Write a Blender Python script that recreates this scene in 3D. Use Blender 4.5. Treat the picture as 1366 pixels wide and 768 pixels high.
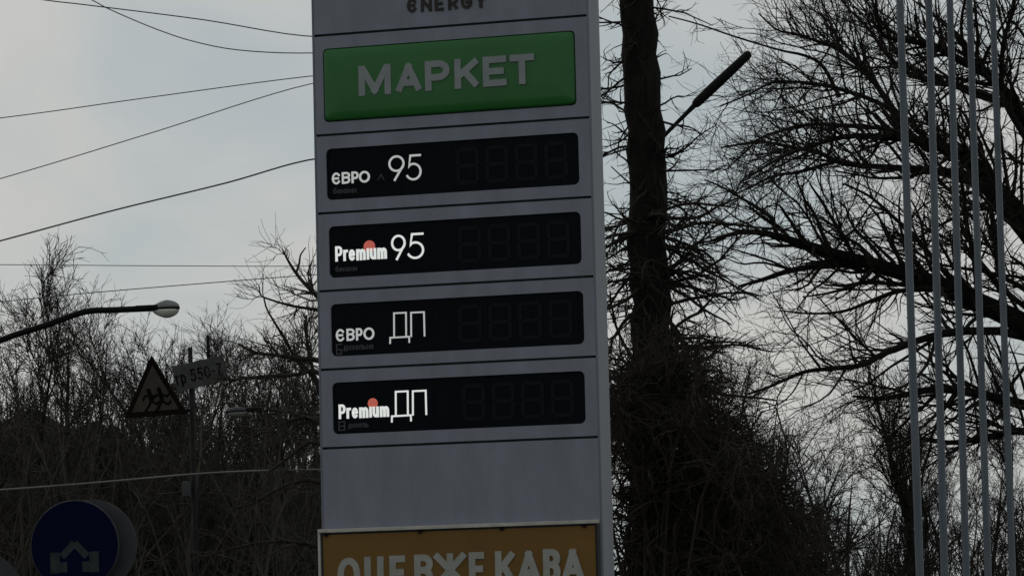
import bpy, bmesh, math
import numpy as np
from mathutils import Matrix, Vector

scene = bpy.context.scene
for o in list(bpy.data.objects):
    bpy.data.objects.remove(o)
COL = scene.collection

# ------------------------------------------------------------------ camera
FPX, PW, PH = 5000.0, 1366.0, 768.0
PIT, ROL = math.radians(5.589), math.radians(-1.436)
EYE = np.array([0.0, 0.0, 1.6])
F = np.array([0, math.cos(PIT), math.sin(PIT)])
U0 = np.array([0, -math.sin(PIT), math.cos(PIT)])
R0 = np.array([1.0, 0, 0])
CX = math.cos(ROL) * R0 + math.sin(ROL) * U0
CY = -math.sin(ROL) * R0 + math.cos(ROL) * U0
cam_data = bpy.data.cameras.new('camera')
cam_data.sensor_fit = 'HORIZONTAL'
cam_data.sensor_width = 36.0
cam_data.lens = 36.0 * FPX / PW
cam_data.clip_start = 0.1
cam_data.clip_end = 4000.0
cam = bpy.data.objects.new('camera', cam_data)
COL.objects.link(cam)
cam.matrix_world = Matrix(((CX[0], CY[0], -F[0], EYE[0]), (CX[1], CY[1], -F[1], EYE[1]),
                           (CX[2], CY[2], -F[2], EYE[2]), (0, 0, 0, 1)))
scene.camera = cam

# ------------------------------------------------------------------ sky and sun (overcast)
SUN_EL, SUN_AZ = math.radians(34), math.radians(-28)      # behind the price sign, veiled by cloud
world = bpy.data.worlds.new('World')
scene.world = world
world.use_nodes = True
nt = world.node_tree
nt.nodes.clear()
wout = nt.nodes.new('ShaderNodeOutputWorld')
bg = nt.nodes.new('ShaderNodeBackground')
bg.inputs['Strength'].default_value = 0.1
sky = nt.nodes.new('ShaderNodeTexSky')
sky.sky_type = 'NISHITA'
sky.sun_disc = False
sky.sun_elevation = SUN_EL
sky.sun_rotation = SUN_AZ
tc = nt.nodes.new('ShaderNodeTexCoord')
mp = nt.nodes.new('ShaderNodeMapping')
mp.inputs['Scale'].default_value = (1.0, 1.0, 1.7)
mp.inputs['Location'].default_value = (0.37, 0.2, 0.11)
nt.links.new(tc.outputs['Generated'], mp.inputs['Vector'])
n1 = nt.nodes.new('ShaderNodeTexNoise')
n1.inputs['Scale'].default_value = 9.0
n1.inputs['Detail'].default_value = 5.0
n1.inputs['Roughness'].default_value = 0.5
n1.inputs['Distortion'].default_value = 0.4
nt.links.new(mp.outputs['Vector'], n1.inputs['Vector'])
ramp = nt.nodes.new('ShaderNodeValToRGB')
ramp.color_ramp.elements[0].position = 0.38
ramp.color_ramp.elements[0].color = (0.455, 0.51, 0.525, 1)
ramp.color_ramp.elements[1].position = 0.62
ramp.color_ramp.elements[1].color = (0.60, 0.595, 0.575, 1)
nt.links.new(n1.outputs['Fac'], ramp.inputs['Fac'])
sc = nt.nodes.new('ShaderNodeVectorMath')
sc.operation = 'SCALE'
sc.inputs['Scale'].default_value = 9.0
nt.links.new(ramp.outputs['Color'], sc.inputs[0])
mx = nt.nodes.new('ShaderNodeMix')
mx.data_type = 'RGBA'
mx.inputs['Factor'].default_value = 0.95
nt.links.new(sky.outputs['Color'], mx.inputs['A'])
nt.links.new(sc.outputs['Vector'], mx.inputs['B'])
nt.links.new(mx.outputs['Result'], bg.inputs['Color'])
nt.links.new(bg.outputs['Background'], wout.inputs['Surface'])

sl = bpy.data.lights.new('sun', 'SUN')
sl.energy = 0.5
sl.angle = math.radians(20)
sl.color = (1.0, 0.95, 0.88)
sun = bpy.data.objects.new('sun', sl)
COL.objects.link(sun)
sd = Vector((math.sin(SUN_AZ) * math.cos(SUN_EL), math.cos(SUN_AZ) * math.cos(SUN_EL), math.sin(SUN_EL)))
sun.rotation_euler = sd.to_track_quat('Z', 'Y').to_euler()
sun.location = (0, 0, 60)

scene.view_settings.view_transform = 'Standard'
scene.view_settings.look = 'None'
scene.view_settings.gamma = 1.0
scene.view_settings.use_curve_mapping = False
scene.view_settings.exposure = 0.0

rng = np.random.default_rng(11)


# ------------------------------------------------------------------ helpers
def at(px, py, D):
    """photo pixel -> world point at depth D along +Y."""
    d = F + CX * ((px - PW / 2) / FPX) - CY * ((py - PH / 2) / FPX)
    return EYE + d * (D / d[1])


def ground_px(px, D):
    p = at(px, 384, D)
    return p


def mat(name, col, rough=0.6, spec=0.3, metal=0.0, var=0.0, scale=8.0, dirt=None, bump=0.0, emit=None, coat=0.0, stretch=None):
    m = bpy.data.materials.new(name)
    m.use_nodes = True
    t = m.node_tree
    b = t.nodes['Principled BSDF']
    b.inputs['Base Color'].default_value = (*col, 1)
    b.inputs['Roughness'].default_value = rough
    b.inputs['Specular IOR Level'].default_value = spec
    b.inputs['Metallic'].default_value = metal
    b.inputs['Coat Weight'].default_value = coat
    if emit:
        b.inputs['Emission Color'].default_value = (*emit[0], 1)
        b.inputs['Emission Strength'].default_value = emit[1]
    if var or bump:
        c = t.nodes.new('ShaderNodeTexCoord')
        src = c.outputs['Object']
        if stretch:
            mm = t.nodes.new('ShaderNodeMapping')
            mm.inputs['Scale'].default_value = stretch
            t.links.new(src, mm.inputs['Vector'])
            src = mm.outputs['Vector']
        n = t.nodes.new('ShaderNodeTexNoise')
        n.inputs['Scale'].default_value = scale
        n.inputs['Detail'].default_value = 7
        n.inputs['Roughness'].default_value = 0.62
        t.links.new(src, n.inputs['Vector'])
        if var:
            r = t.nodes.new('ShaderNodeValToRGB')
            lo = dirt if dirt else tuple(c_ * (1 - var) for c_ in col)
            r.color_ramp.elements[0].position = 0.32
            r.color_ramp.elements[0].color = (*lo, 1)
            r.color_ramp.elements[1].position = 0.68
            r.color_ramp.elements[1].color = (*[min(1, c_ * (1 + var * .5)) for c_ in col], 1)
            t.links.new(n.outputs['Fac'], r.inputs['Fac'])
            t.links.new(r.outputs['Color'], b.inputs['Base Color'])
        if bump:
            bp = t.nodes.new('ShaderNodeBump')
            bp.inputs['Strength'].default_value = bump
            bp.inputs['Distance'].default_value = 0.02
            t.links.new(n.outputs['Fac'], bp.inputs['Height'])
            t.links.new(bp.outputs['Normal'], b.inputs['Normal'])
    return m


M = dict(
    panel=mat('painted_grey_panel', (0.20, 0.217, 0.262), 0.55, 0.3, var=0.16, scale=2.6, stretch=(2.2, 1, .8), bump=0.05),
    core=mat('dark_seam_steel', (0.03, 0.03, 0.032), 0.7),
    column=mat('painted_grey_column', (0.140, 0.153, 0.188), 0.45, 0.35, var=0.10, scale=2.0, stretch=(3, 3, .5)),
    green=mat('green_acrylic', (0.014, 0.122, 0.022), 0.42, 0.3, var=0.12, scale=1.4, coat=0.15),
    letter=mat('white_acrylic_print', (0.235, 0.258, 0.262), 0.5, 0.3, var=0.16, scale=5),
    black_letter=mat('dark_brown_letter', (0.02, 0.015, 0.013), 0.5),
    display=mat('display_black', (0.0035, 0.0048, 0.0078), 0.4, 0.05, var=0.35, scale=14, stretch=(3, 1, .4)),
    ghost=mat('unlit_segment', (0.0062, 0.0078, 0.0108), 0.5, 0.08),
    lit=mat('lit_white', (0.3, 0.3, 0.3), 0.5, emit=((0.96, 1.0, 0.97), 0.62)),
    lit_dim=mat('lit_white_dim', (0.3, 0.3, 0.3), 0.5, emit=((0.98, 1.0, 0.98), 0.345)),
    lit_faint=mat('faint_print', (0.055, 0.06, 0.066), 0.5),
    lit_red=mat('lit_red', (0.3, 0.05, 0.03), 0.5, emit=((1.0, 0.24, 0.18), 0.33)),
    orange=mat('orange_banner', (0.155, 0.083, 0.017), 0.6, 0.25, var=0.14, scale=3.0),
    banner_letter=mat('banner_white', (0.30, 0.30, 0.275), 0.6, 0.25, var=0.18, scale=9),
    alu=mat('aluminium_frame', (0.42, 0.40, 0.36), 0.4, 0.5, metal=0.35, var=0.25, scale=12),
    steel=mat('grey_flagpole', (0.100, 0.120, 0.145), 0.42, 0.3, metal=0.1, var=0.34, scale=3.0, stretch=(4, 4, .35)),
    dark_steel=mat('dark_steel', (0.007, 0.007, 0.0075), 0.75, 0.1),
    post=mat('weathered_post', (0.016, 0.016, 0.016), 0.8, 0.1, var=0.3, scale=8),
    concrete=mat('concrete', (0.16, 0.155, 0.15), 0.9, var=0.3, scale=6, bump=0.2),
    lamp_grey=mat('lamp_housing', (0.16, 0.165, 0.165), 0.45, 0.4, var=0.2, scale=9),
    lens=mat('lamp_lens', (0.50, 0.50, 0.46), 0.25, 0.5, var=0.2, scale=6),
    lens_grey=mat('grey_lamp_lens', (0.21, 0.21, 0.195), 0.5, 0.2, var=0.3, scale=6),  # greyer, darker version of the lens colour for the small lamp
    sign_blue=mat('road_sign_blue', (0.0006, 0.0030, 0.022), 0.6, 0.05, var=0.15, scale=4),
    sign_white=mat('dark_sign_white', (0.066, 0.068, 0.067), 0.6, 0.1, var=0.35, scale=8),  # plate white mixed far darker than white, mottled at random
    sign_arrow=mat('dark_sign_arrow', (0.034, 0.040, 0.042), 0.6, 0.1, var=0.4, scale=11),  # arrow white lowered to a dark grey with random mottling
    sign_face=mat('dark_warning_face', (0.052, 0.042, 0.036), 0.6, 0.1, var=0.25, scale=6),  # triangle face in a very dark brownish tone, varied by noise
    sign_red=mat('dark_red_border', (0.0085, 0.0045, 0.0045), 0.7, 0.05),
    sign_back=mat('galvanised_sign_back', (0.050, 0.052, 0.058), 0.6, 0.15, var=0.2, scale=5),
    wire=mat('black_cable', (0.07, 0.068, 0.066), 0.7, 0.1),
    ink=mat('black_ink', (0.004, 0.004, 0.004), 0.8, 0.05),
    wire_thin=mat('grey_wire', (0.12, 0.12, 0.12), 0.6),
    pale_cable=mat('pale_cable', (0.15, 0.15, 0.145), 0.7, var=0.5, scale=.8),
    bark=mat('bark_dark', (0.013, 0.012, 0.011), 0.95, 0.1, var=0.5, scale=16, stretch=(1, 1, .3), bump=0.5),
    bark2=mat('bark_brown', (0.028, 0.025, 0.022), 0.95, 0.1, var=0.4, scale=10),
    bark3=mat('bark_grey_twigs', (0.055, 0.050, 0.043), 0.95, 0.1, var=0.4, scale=3),
    bark_mid=mat('bark_brush', (0.041, 0.036, 0.030), 0.95, 0.1, var=0.6, scale=2.0),
    ground=mat('winter_grass', (0.06, 0.055, 0.035), 0.95, 0.1, var=0.45, scale=0.8, bump=0.5),
    asphalt=mat('asphalt', (0.05, 0.05, 0.052), 0.9, 0.2, var=0.25, scale=4, bump=0.3),
    kerb=mat('kerb_concrete', (0.2, 0.195, 0.185), 0.9, var=0.25, scale=5),
    hill=mat('brown_hillside', (0.030, 0.026, 0.021), 0.97, 0.05, var=0.5, scale=0.9, bump=0.8),
)


def tag(o, label=None, cat=None, group=None, kind=None):
    if label: o['label'] = label
    if cat: o['category'] = cat
    if group: o['group'] = group
    if kind: o['kind'] = kind
    return o


def empty(name, loc=(0, 0, 0), rz=0.0):
    o = bpy.data.objects.new(name, None)
    o.empty_display_size = 0.2
    COL.objects.link(o)
    o.location = loc
    o.rotation_euler = (0, 0, rz)
    return o


def link_mesh(name, me, m, parent=None, smooth=False):
    me.materials.append(m)
    if smooth:
        me.polygons.foreach_set('use_smooth', np.ones(len(me.polygons), dtype=bool))
    o = bpy.data.objects.new(name, me)
    COL.objects.link(o)
    if parent: o.parent = parent
    return o


def bm_obj(name, bm, m, parent=None, smooth=False):
    bmesh.ops.recalc_face_normals(bm, faces=bm.faces)
    me = bpy.data.meshes.new(name)
    bm.to_mesh(me)
    bm.free()
    return link_mesh(name, me, m, parent, smooth)


def bm_box(bm, x0, x1, y0, y1, z0, z1, bev=0.0, seg=2):
    r = bmesh.ops.create_cube(bm, size=1.0)
    vs = r['verts']
    for v in vs:
        v.co = Vector((x0 + (v.co.x + .5) * (x1 - x0), y0 + (v.co.y + .5) * (y1 - y0), z0 + (v.co.z + .5) * (z1 - z0)))
    if bev:
        es = list({e for v in vs for e in v.link_edges})
        bmesh.ops.bevel(bm, geom=es, offset=bev, segments=seg, profile=.5, affect='EDGES')


def box(name, x0, x1, y0, y1, z0, z1, m, parent=None, bev=0.004, seg=2):
    bm = bmesh.new()
    bm_box(bm, x0, x1, y0, y1, z0, z1, bev, seg)
    return bm_obj(name, bm, m, parent)


def tube_mesh(batches, name):
    """batches: list of (P (N,K,3), R (N,K), sides) -> one mesh, numpy all the way."""
    V, FQ, off = [], [], 0
    for P, R, s in batches:
        if len(P) == 0: continue
        N, K, _ = P.shape
        T = np.gradient(P, axis=1)
        T /= np.linalg.norm(T, axis=2, keepdims=True) + 1e-9
        mean = T.mean(axis=1, keepdims=True)
        ref = np.where(np.abs(mean[..., 2:3]) > 0.8, np.array([1.0, 0.1, 0]), np.array([0, 0.1, 1.0]))
        A = np.cross(T, np.broadcast_to(ref, T.shape))
        A /= np.linalg.norm(A, axis=2, keepdims=True) + 1e-9
        B = np.cross(T, A)
        th = np.arange(s) * 2 * np.pi / s
        ring = (P[:, :, None, :] + R[:, :, None, None] *
                (np.cos(th)[None, None, :, None] * A[:, :, None, :] + np.sin(th)[None, None, :, None] * B[:, :, None, :]))
        V.append(ring.reshape(-1, 3))
        i = np.arange(N)[:, None, None] * (K * s) + np.arange(K - 1)[None, :, None] * s
        j = np.arange(s)[None, None, :]
        j2 = (j + 1) % s
        q = np.stack([i + j, i + j2, i + s + j2, i + s + j], axis=-1).reshape(-1, 4) + off
        FQ.append(q)
        off += N * K * s
    V = np.concatenate(V).astype(np.float32)
    Q = np.concatenate(FQ).astype(np.int32)
    me = bpy.data.meshes.new(name)
    me.vertices.add(len(V))
    me.vertices.foreach_set('co', V.ravel())
    me.loops.add(Q.size)
    me.loops.foreach_set('vertex_index', Q.ravel())
    me.polygons.add(len(Q))
    me.polygons.foreach_set('loop_start', np.arange(0, Q.size, 4, dtype=np.int32))
    me.polygons.foreach_set('loop_total', np.full(len(Q), 4, dtype=np.int32))
    me.polygons.foreach_set('use_smooth', np.ones(len(Q), dtype=bool))
    me.update(calc_edges=True)
    return me


def resample(pts, rad, K):
    """smooth Catmull-Rom resample of a hand-laid limb."""
    pts = np.asarray(pts, float)
    rad = np.asarray(rad, float)
    n = len(pts)
    ext = np.vstack([2 * pts[0] - pts[1], pts, 2 * pts[-1] - pts[-2]])
    s = np.linspace(0, n - 1, K)
    i = np.minimum(s.astype(int), n - 2)
    f = (s - i)[:, None]
    p0, p1, p2, p3 = ext[i], ext[i + 1], ext[i + 2], ext[i + 3]
    out = .5 * ((2 * p1) + (-p0 + p2) * f + (2 * p0 - 5 * p1 + 4 * p2 - p3) * f ** 2 + (-p0 + 3 * p1 - 3 * p2 + p3) * f ** 3)
    return out, np.interp(s, np.arange(n), rad)


def norm(a):
    return a / (np.linalg.norm(a, axis=-1, keepdims=True) + 1e-9)


def spawn(P, R, n, t=(.2, 1.), L=(.5, 1.), ang=(.5, 1.), K=6, wander=.18, trop=(0, 0, .05), rs=.6, rmin=.003, rmax=9., end=.35,
          bias=None, shrink=.5, power=1.0):
    """n side shoots off the polylines P; returns their polylines and radii."""
    seg = np.linalg.norm(np.diff(P, axis=1), axis=2).sum(axis=1)
    idx = rng.choice(len(P), size=n, p=seg / seg.sum())
    tt = t[0] + (t[1] - t[0]) * rng.random(n) ** power
    K0 = P.shape[1]
    s = tt * (K0 - 1)
    i = np.minimum(s.astype(int), K0 - 2)
    f = (s - i)[:, None]
    pos = P[idx, i] * (1 - f) + P[idx, i + 1] * f
    rad = R[idx, i] * (1 - f[:, 0]) + R[idx, i + 1] * f[:, 0]
    T = norm(P[idx, i + 1] - P[idx, i])
    rv = rng.normal(size=(n, 3))
    perp = norm(np.cross(T, rv))
    if bias is not None:
        perp = norm(perp + np.asarray(bias) * 1.0)
    a = rng.uniform(ang[0], ang[1], n)[:, None]
    d = norm(np.cos(a) * T + np.sin(a) * perp)
    ln = rng.uniform(L[0], L[1], n) * (1 - shrink * tt)
    step = (ln / (K - 1))[:, None]
    out = np.empty((n, K, 3))
    out[:, 0] = pos
    bend = rng.normal(size=(n, 3)) * wander * .5
    for k in range(1, K):
        d = norm(d + rng.normal(size=(n, 3)) * wander + bend + np.asarray(trop))
        out[:, k] = out[:, k - 1] + d * step
    r0 = np.clip(rad * rs, rmin, rmax)
    prof = np.linspace(1, end, K)[None]
    return out, np.maximum(r0[:, None] * prof, rmin * .6)


def limb_px(pts, D, K=14, jit=0.0):
    """pts: (px, py, width_px[, depth offset]) -> polyline + radii in metres."""
    P, R = [], []
    for q in pts:
        d = D + (q[3] if len(q) > 3 else 0)
        P.append(at(q[0], q[1], d))
        R.append(q[2] * d / FPX / 2)
    p, r = resample(P, R, K)
    p[1:-1] += rng.normal(size=(K - 2, 3)) * jit
    return p, r


def stack(limbs):
    return np.stack([l[0] for l in limbs]), np.stack([l[1] for l in limbs])


# ------------------------------------------------------------------ stroke lettering
def arc(cx, cy, rx, ry, a0, a1, n=12):
    return [(cx + rx * math.cos(math.radians(a0 + (a1 - a0) * k / n)), cy + ry * math.sin(math.radians(a0 + (a1 - a0) * k / n)))
            for k in range(n + 1)]


E_BOWL = lambda y0, y1, x=.55: arc(x, (y0 + y1) / 2, 1 - x, (y1 - y0) / 2, 90, -90, 10)
GL = {
    'М': [[(0, 0), (0, 1)], [(1, 0), (1, 1)], [(.10, .90), (.5, .07)], [(.90, .90), (.5, .07)]],
    'А': [[(.08, .06), (.5, .95)], [(.92, .06), (.5, .95)], [(.30, .28), (.70, .28)]],
    'Р': [[(0, 0), (0, 1)], [(.06, 1)] + E_BOWL(.42, 1) + [(.06, .42)]],
    'К': [[(0, 0), (0, 1)], [(.93, .95), (.06, .40)], [(.36, .6), (.93, .05)]],
    'Е': [[(1, 1), (0, 1), (0, 0), (1, 0)], [(0, .5), (.85, .5)]],
    'Т': [[(0, 1), (1, 1)], [(.5, 1), (.5, 0)]],
    'О': [arc(.5, .5, .5, .5, 90, 450, 28)],
    'Ц': [[(0, 1), (0, 0), (.82, 0), (.82, 1)], [(.82, 0), (1, 0), (1, -.16)]],
    'В': [[(0, 0), (0, 1)], [(.06, 1)] + E_BOWL(.54, 1, .5) + [(.06, .54)], [(.06, .54)] + E_BOWL(0, .54, .5) + [(.06, 0)]],
    'Ж': [[(.5, 0), (.5, 1)], [(0, 1), (.5, .5), (0, 0)], [(1, 1), (.5, .5), (1, 0)]],
    'Є': [arc(.5, .5, .5, .5, 40, 320, 20), [(.03, .5), (.75, .5)]],
    'N': [[(0, 0), (0, 1)], [(1, 0), (1, 1)], [(.08, .92), (.92, .08)]],
    'E': [[(1, 1), (0, 1), (0, 0), (1, 0)], [(0, .5), (.85, .5)]],
    'R': [[(0, 0), (0, 1)], [(.06, 1)] + E_BOWL(.45, 1) + [(.06, .45)], [(.5, .45), (.93, .05)]],
    'G': [arc(.5, .5, .5, .5, 40, 345, 22) + [(.98, .48), (.55, .48)]],
    'Y': [[(0, 1), (.5, .45), (1, 1)], [(.5, .45), (.5, 0)]],
    '9': [arc(.5, .69, .5, .31, 90, 450, 26), [(.97, .6), (.36, 0)]],
    '5': [[(.98, 1), (.26, 1), (.14, .55)] + arc(.46, .325, .54, .325, 118, -148, 22)],
    'P': [[(0, 0), (0, 1)], [(.06, 1)] + E_BOWL(.42, 1) + [(.06, .42)]],
    'r': [[(0, 0), (0, .68)], [(0, .4), (.3, .66), (1, .68)]],
    'e': [[(.03, .36), (.98, .36)] + arc(.5, .34, .5, .34, 5, 315, 16)],
    'm': [[(0, 0), (0, .68)], [(0, .45)] + arc(.25, .45, .25, .23, 180, 0, 8) + [(.5, 0)], [(.5, .45)] + arc(.75, .45, .25, .23, 180, 0, 8) + [(1, 0)]],
    'i': [[(.5, 0), (.5, .68)]],
    'u': [[(0, .68), (0, .25)] + arc(.5, .25, .5, .25, 180, 360, 10) + [(1, .68)], [(1, 0), (1, .4)]],
    'т': [[(0, .7), (1, .7)], [(.5, .7), (.5, 0)]],
    'р': [[(0, -.3), (0, .7)], [(0, .55)] + arc(.5, .35, .5, .35, 150, -150, 14)],
    '0': [arc(.5, .5, .5, .5, 90, 450, 22)],
    'Z': [[(0, 1), (1, 1), (0, 0), (1, 0)]],
    '-': [[(0, .45), (1, .45)]],
    'б': [arc(.5, .32, .5, .32, 90, 450, 16), [(.02, .4), (.1, .8), (.9, 1)]],
    'н': [[(0, 0), (0, .68)], [(1, 0), (1, .68)], [(0, .34), (1, .34)]],
    'з': [arc(.4, .5, .5, .18, 140, -90, 9), arc(.4, .17, .55, .17, 90, -140, 9)],
    'и': [[(0, .68), (0, 0), (1, .68), (1, 0)]],
    'д': [[(-.05, -.2), (-.05, 0), (1.05, 0), (1.05, -.2)], [(.15, 0), (.3, .68), (.85, .68), (.85, 0)]],
    'л': [[(0, 0), (.25, .68), (1, .68), (1, 0)]],
    'ь': [[(0, .68), (0, 0), (.6, 0)] + arc(.6, .18, .4, .18, -90, 90, 8) + [(0, .36)]],
    'с': [arc(.5, .34, .5, .34, 45, 315, 14)],
    'у': [[(0, .68), (.5, .05)], [(1, .68), (.3, -.3)]],
    'е': [[(.03, .36), (.98, .36)] + arc(.5, .34, .5, .34, 5, 315, 16)],
}


def stroke_strip(V, Fc, pts, w, y_front, y_back, cap=0.0):
    """one stroke as a solid ribbon in the local XZ plane (front faces -Y)."""
    pts = [np.array(p, float) for p in pts]
    pts = [p for i, p in enumerate(pts) if i == 0 or np.linalg.norm(p - pts[i - 1]) > 1e-7]
    closed = np.linalg.norm(pts[0] - pts[-1]) < 1e-6 and len(pts) > 3
    if closed:
        pts = pts[:-1]
    elif cap:
        pts[0] = pts[0] + norm(pts[0] - pts[1]) * w * cap
        pts[-1] = pts[-1] + norm(pts[-1] - pts[-2]) * w * cap
    n = len(pts)
    base = len(V)
    for i in range(n):
        a = pts[i - 1] if (i > 0 or closed) else None
        b = pts[(i + 1) % n] if (i < n - 1 or closed) else None
        d1 = (pts[i] - a) if a is not None else (b - pts[i])
        d2 = (b - pts[i]) if b is not None else d1
        d1 = d1 / (np.linalg.norm(d1) + 1e-12)
        d2 = d2 / (np.linalg.norm(d2) + 1e-12)
        t = d1 + d2
        if np.linalg.norm(t) < 1e-6: t = d1
        t = t / np.linalg.norm(t)
        nn = np.array([-t[1], t[0]])
        c = max(.5, abs(float(nn @ np.array([-d1[1], d1[0]]))))
        o = nn * (w / 2 / c)
        for y in (y_front, y_back):
            V.append((pts[i][0] + o[0], y, pts[i][1] + o[1]))
            V.append((pts[i][0] - o[0], y, pts[i][1] - o[1]))
    m_ = n if closed else n - 1
    for i in range(m_):
        a = base + 4 * i
        b = base + 4 * ((i + 1) % n)
        Fc.append((a, a + 1, b + 1, b))
        Fc.append((a, b, b + 2, a + 2))
        Fc.append((a + 1, a + 3, b + 3, b + 1))
    if not closed:
        a = base
        Fc.append((a, a + 2, a + 3, a + 1))
        a = base + 4 * (n - 1)
        Fc.append((a, a + 1, a + 3, a + 2))


def strokes_obj(name, strokes, y, m, parent, depth=0.003, cap=0.5):
    """strokes: list of (pts, width)"""
    V, Fc = [], []
    for k, (pts, w) in enumerate(strokes):
        stroke_strip(V, Fc, pts, w, y - depth - .0004 * k, y, cap)
    me = bpy.data.meshes.new(name)
    me.from_pydata(V, [], Fc)
    me.update()
    return link_mesh(name, me, m, parent)


def glyph(ch, x0, x1, z0, z1, w):
    out = []
    for st in GL[ch]:
        out.append(([(x0 + w / 2 + p[0] * (x1 - x0 - w), z0 + w / 2 + p[1] * (z1 - z0 - w)) for p in st], w))
    return out


def disc(name, r, y0, y1, m, parent, x=0., z=0., n=48, bev=0.0):
    bm = bmesh.new()
    vs = [bm.verts.new((x + r * math.cos(2 * math.pi * k / n), y0, z + r * math.sin(2 * math.pi * k / n))) for k in range(n)]
    f = bm.faces.new(vs)
    e = bmesh.ops.extrude_face_region(bm, geom=[f])
    for v in e['geom']:
        if isinstance(v, bmesh.types.BMVert): v.co.y = y1
    if bev:
        bmesh.ops.bevel(bm, geom=[ed for ed in bm.edges if len(ed.link_faces) == 2 and ed.calc_face_angle(0) > 1], offset=bev, segments=2, profile=.5, affect='EDGES')
    return bm_obj(name, bm, m, parent)


def cyl(name, p0, p1, r0, r1, m, parent=None, n=16, K=2):
    p0, p1 = np.array(p0, float), np.array(p1, float)
    s = np.linspace(0, 1, K)[:, None]
    P = (p0 + (p1 - p0) * s)[None]
    R = np.linspace(r0, r1, K)[None]
    # closed ends: collapse extra rings
    P = np.concatenate([P[:, :1], P, P[:, -1:]], axis=1)
    d = norm(p1 - p0) * 1e-4
    P[:, 0] -= d
    P[:, -1] += d
    R = np.concatenate([[[1e-4]], R, [[1e-4]]], axis=1)
    o = link_mesh(name, tube_mesh([(P, R, n)], name), m, parent)
    return o


def rrect(x0, x1, z0, z1, r, n=6):
    pts = []
    for cx, cz, a in ((x1 - r, z1 - r, 0), (x0 + r, z1 - r, 90), (x0 + r, z0 + r, 180), (x1 - r, z0 + r, 270)):
        for k in range(n + 1):
            t = math.radians(a + 90 * k / n)
            pts.append((cx + r * math.cos(t), cz + r * math.sin(t)))
    return pts


# ------------------------------------------------------------------ ground, road, hillside
def grid(name, x0, x1, y0, y1, nx, ny, fz, m):
    xs, ys = np.linspace(x0, x1, nx), np.linspace(y0, y1, ny)
    X, Y = np.meshgrid(xs, ys)
    Z = fz(X, Y)
    V = np.stack([X, Y, Z], -1).reshape(-1, 3)
    q = [(j * nx + i, j * nx + i + 1, (j + 1) * nx + i + 1, (j + 1) * nx + i) for j in range(ny - 1) for i in range(nx - 1)]
    me = bpy.data.meshes.new(name)
    me.from_pydata(V.tolist(), [], q)
    o = link_mesh(name, me, m, None, True)
    o['kind'] = 'structure'
    return o


grid('ground', -1500, 1500, -300, 2500, 3, 3, lambda X, Y: X * 0, M['ground'])
grid('road', -60, 60, 3.0, 12.0, 2, 2, lambda X, Y: X * 0 + 0.004, M['asphalt'])
for nm, y in (('kerb', 2.85), ('kerb', 12.0)):
    k = box(nm, -60, 60, y, y + .15, -.05, .13, M['kerb'], None, .02)
    k['kind'] = 'structure'


def hz(X, Y):
    side = 1 / (1 + np.exp((X - 1.0) / 2.2))
    rise = np.clip((Y - 92) / 26, 0, 1)
    rise = rise * rise * (3 - 2 * rise)
    h = 7.9 + 0.9 * np.sin(X * .31) + .6 * np.sin(X * .83 + 1) + .4 * np.sin(X * 1.7 + Y * .4)
    return -.4 + side * rise * (h + .5)


grid('hillside', -60, 14, 90, 190, 75, 60, hz, M['hill'])

# ------------------------------------------------------------------ price pylon
TH = math.radians(16.82)
NV = np.array([math.sin(TH), math.cos(TH), 0])
UV = np.array([math.cos(TH), -math.sin(TH), 0])
P0 = np.array([-0.3, 22.0, 0])


def on_face(px, py):
    d = F + CX * ((px - PW / 2) / FPX) - CY * ((py - PH / 2) / FPX)
    X = EYE + d * ((P0 @ NV - EYE @ NV) / (d @ NV))
    return X @ UV, X[2]


uL = np.mean([on_face(417, 47)[0], on_face(430, 703)[0]])
uR = np.mean([on_face(782.4, 22)[0], on_face(799.7, 690)[0]])
uO = uR + .016
uC = (uL + uO) / 2
base = UV * uC + NV * (P0 @ NV)


def S(px, py):
    u, z = on_face(px, py)
    return u - uC, z


def rect(TL, TR, BL, BR):
    a, b, c, d = S(*TL), S(*TR), S(*BL), S(*BR)
    return (a[0] + c[0]) / 2, (b[0] + d[0]) / 2, (c[1] + d[1]) / 2, (a[1] + b[1]) / 2


xl, xr, xo = uL - uC, uR - uC, uO - uC
lines = [((422, 47.8), (782.4, 22)), ((422.7, 181.6), (787, 156.8)), ((427, 285), (791, 263)), ((428.8, 389), (795.5, 368)),
         ((430, 494), (797, 474.5)), ((431, 598.8), (799.7, 581.4))]
zl = [(S(*a)[1] + S(*b)[1]) / 2 for a, b in lines]
TOP = 6.9
PYLON_YAW = -TH
pylon = tag(empty('fuel_price_pylon', (base[0], base[1], 0), PYLON_YAW),
            'tall grey fuel price pylon with green market panel and four black price displays', 'price sign')
DEP = 0.225
box('core', xl + .03, xo - .03, .012, DEP, .0, TOP - .02, M['core'], pylon, 0)
box('back_cover', xl + .005, xo - .005, DEP - .05, DEP + .012, .25, TOP - .01, M['column'], pylon, .01)
box('plinth', xl - .06, xo + .06, -.06, DEP + .07, -.2, .24, M['concrete'], pylon, .02)
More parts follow.
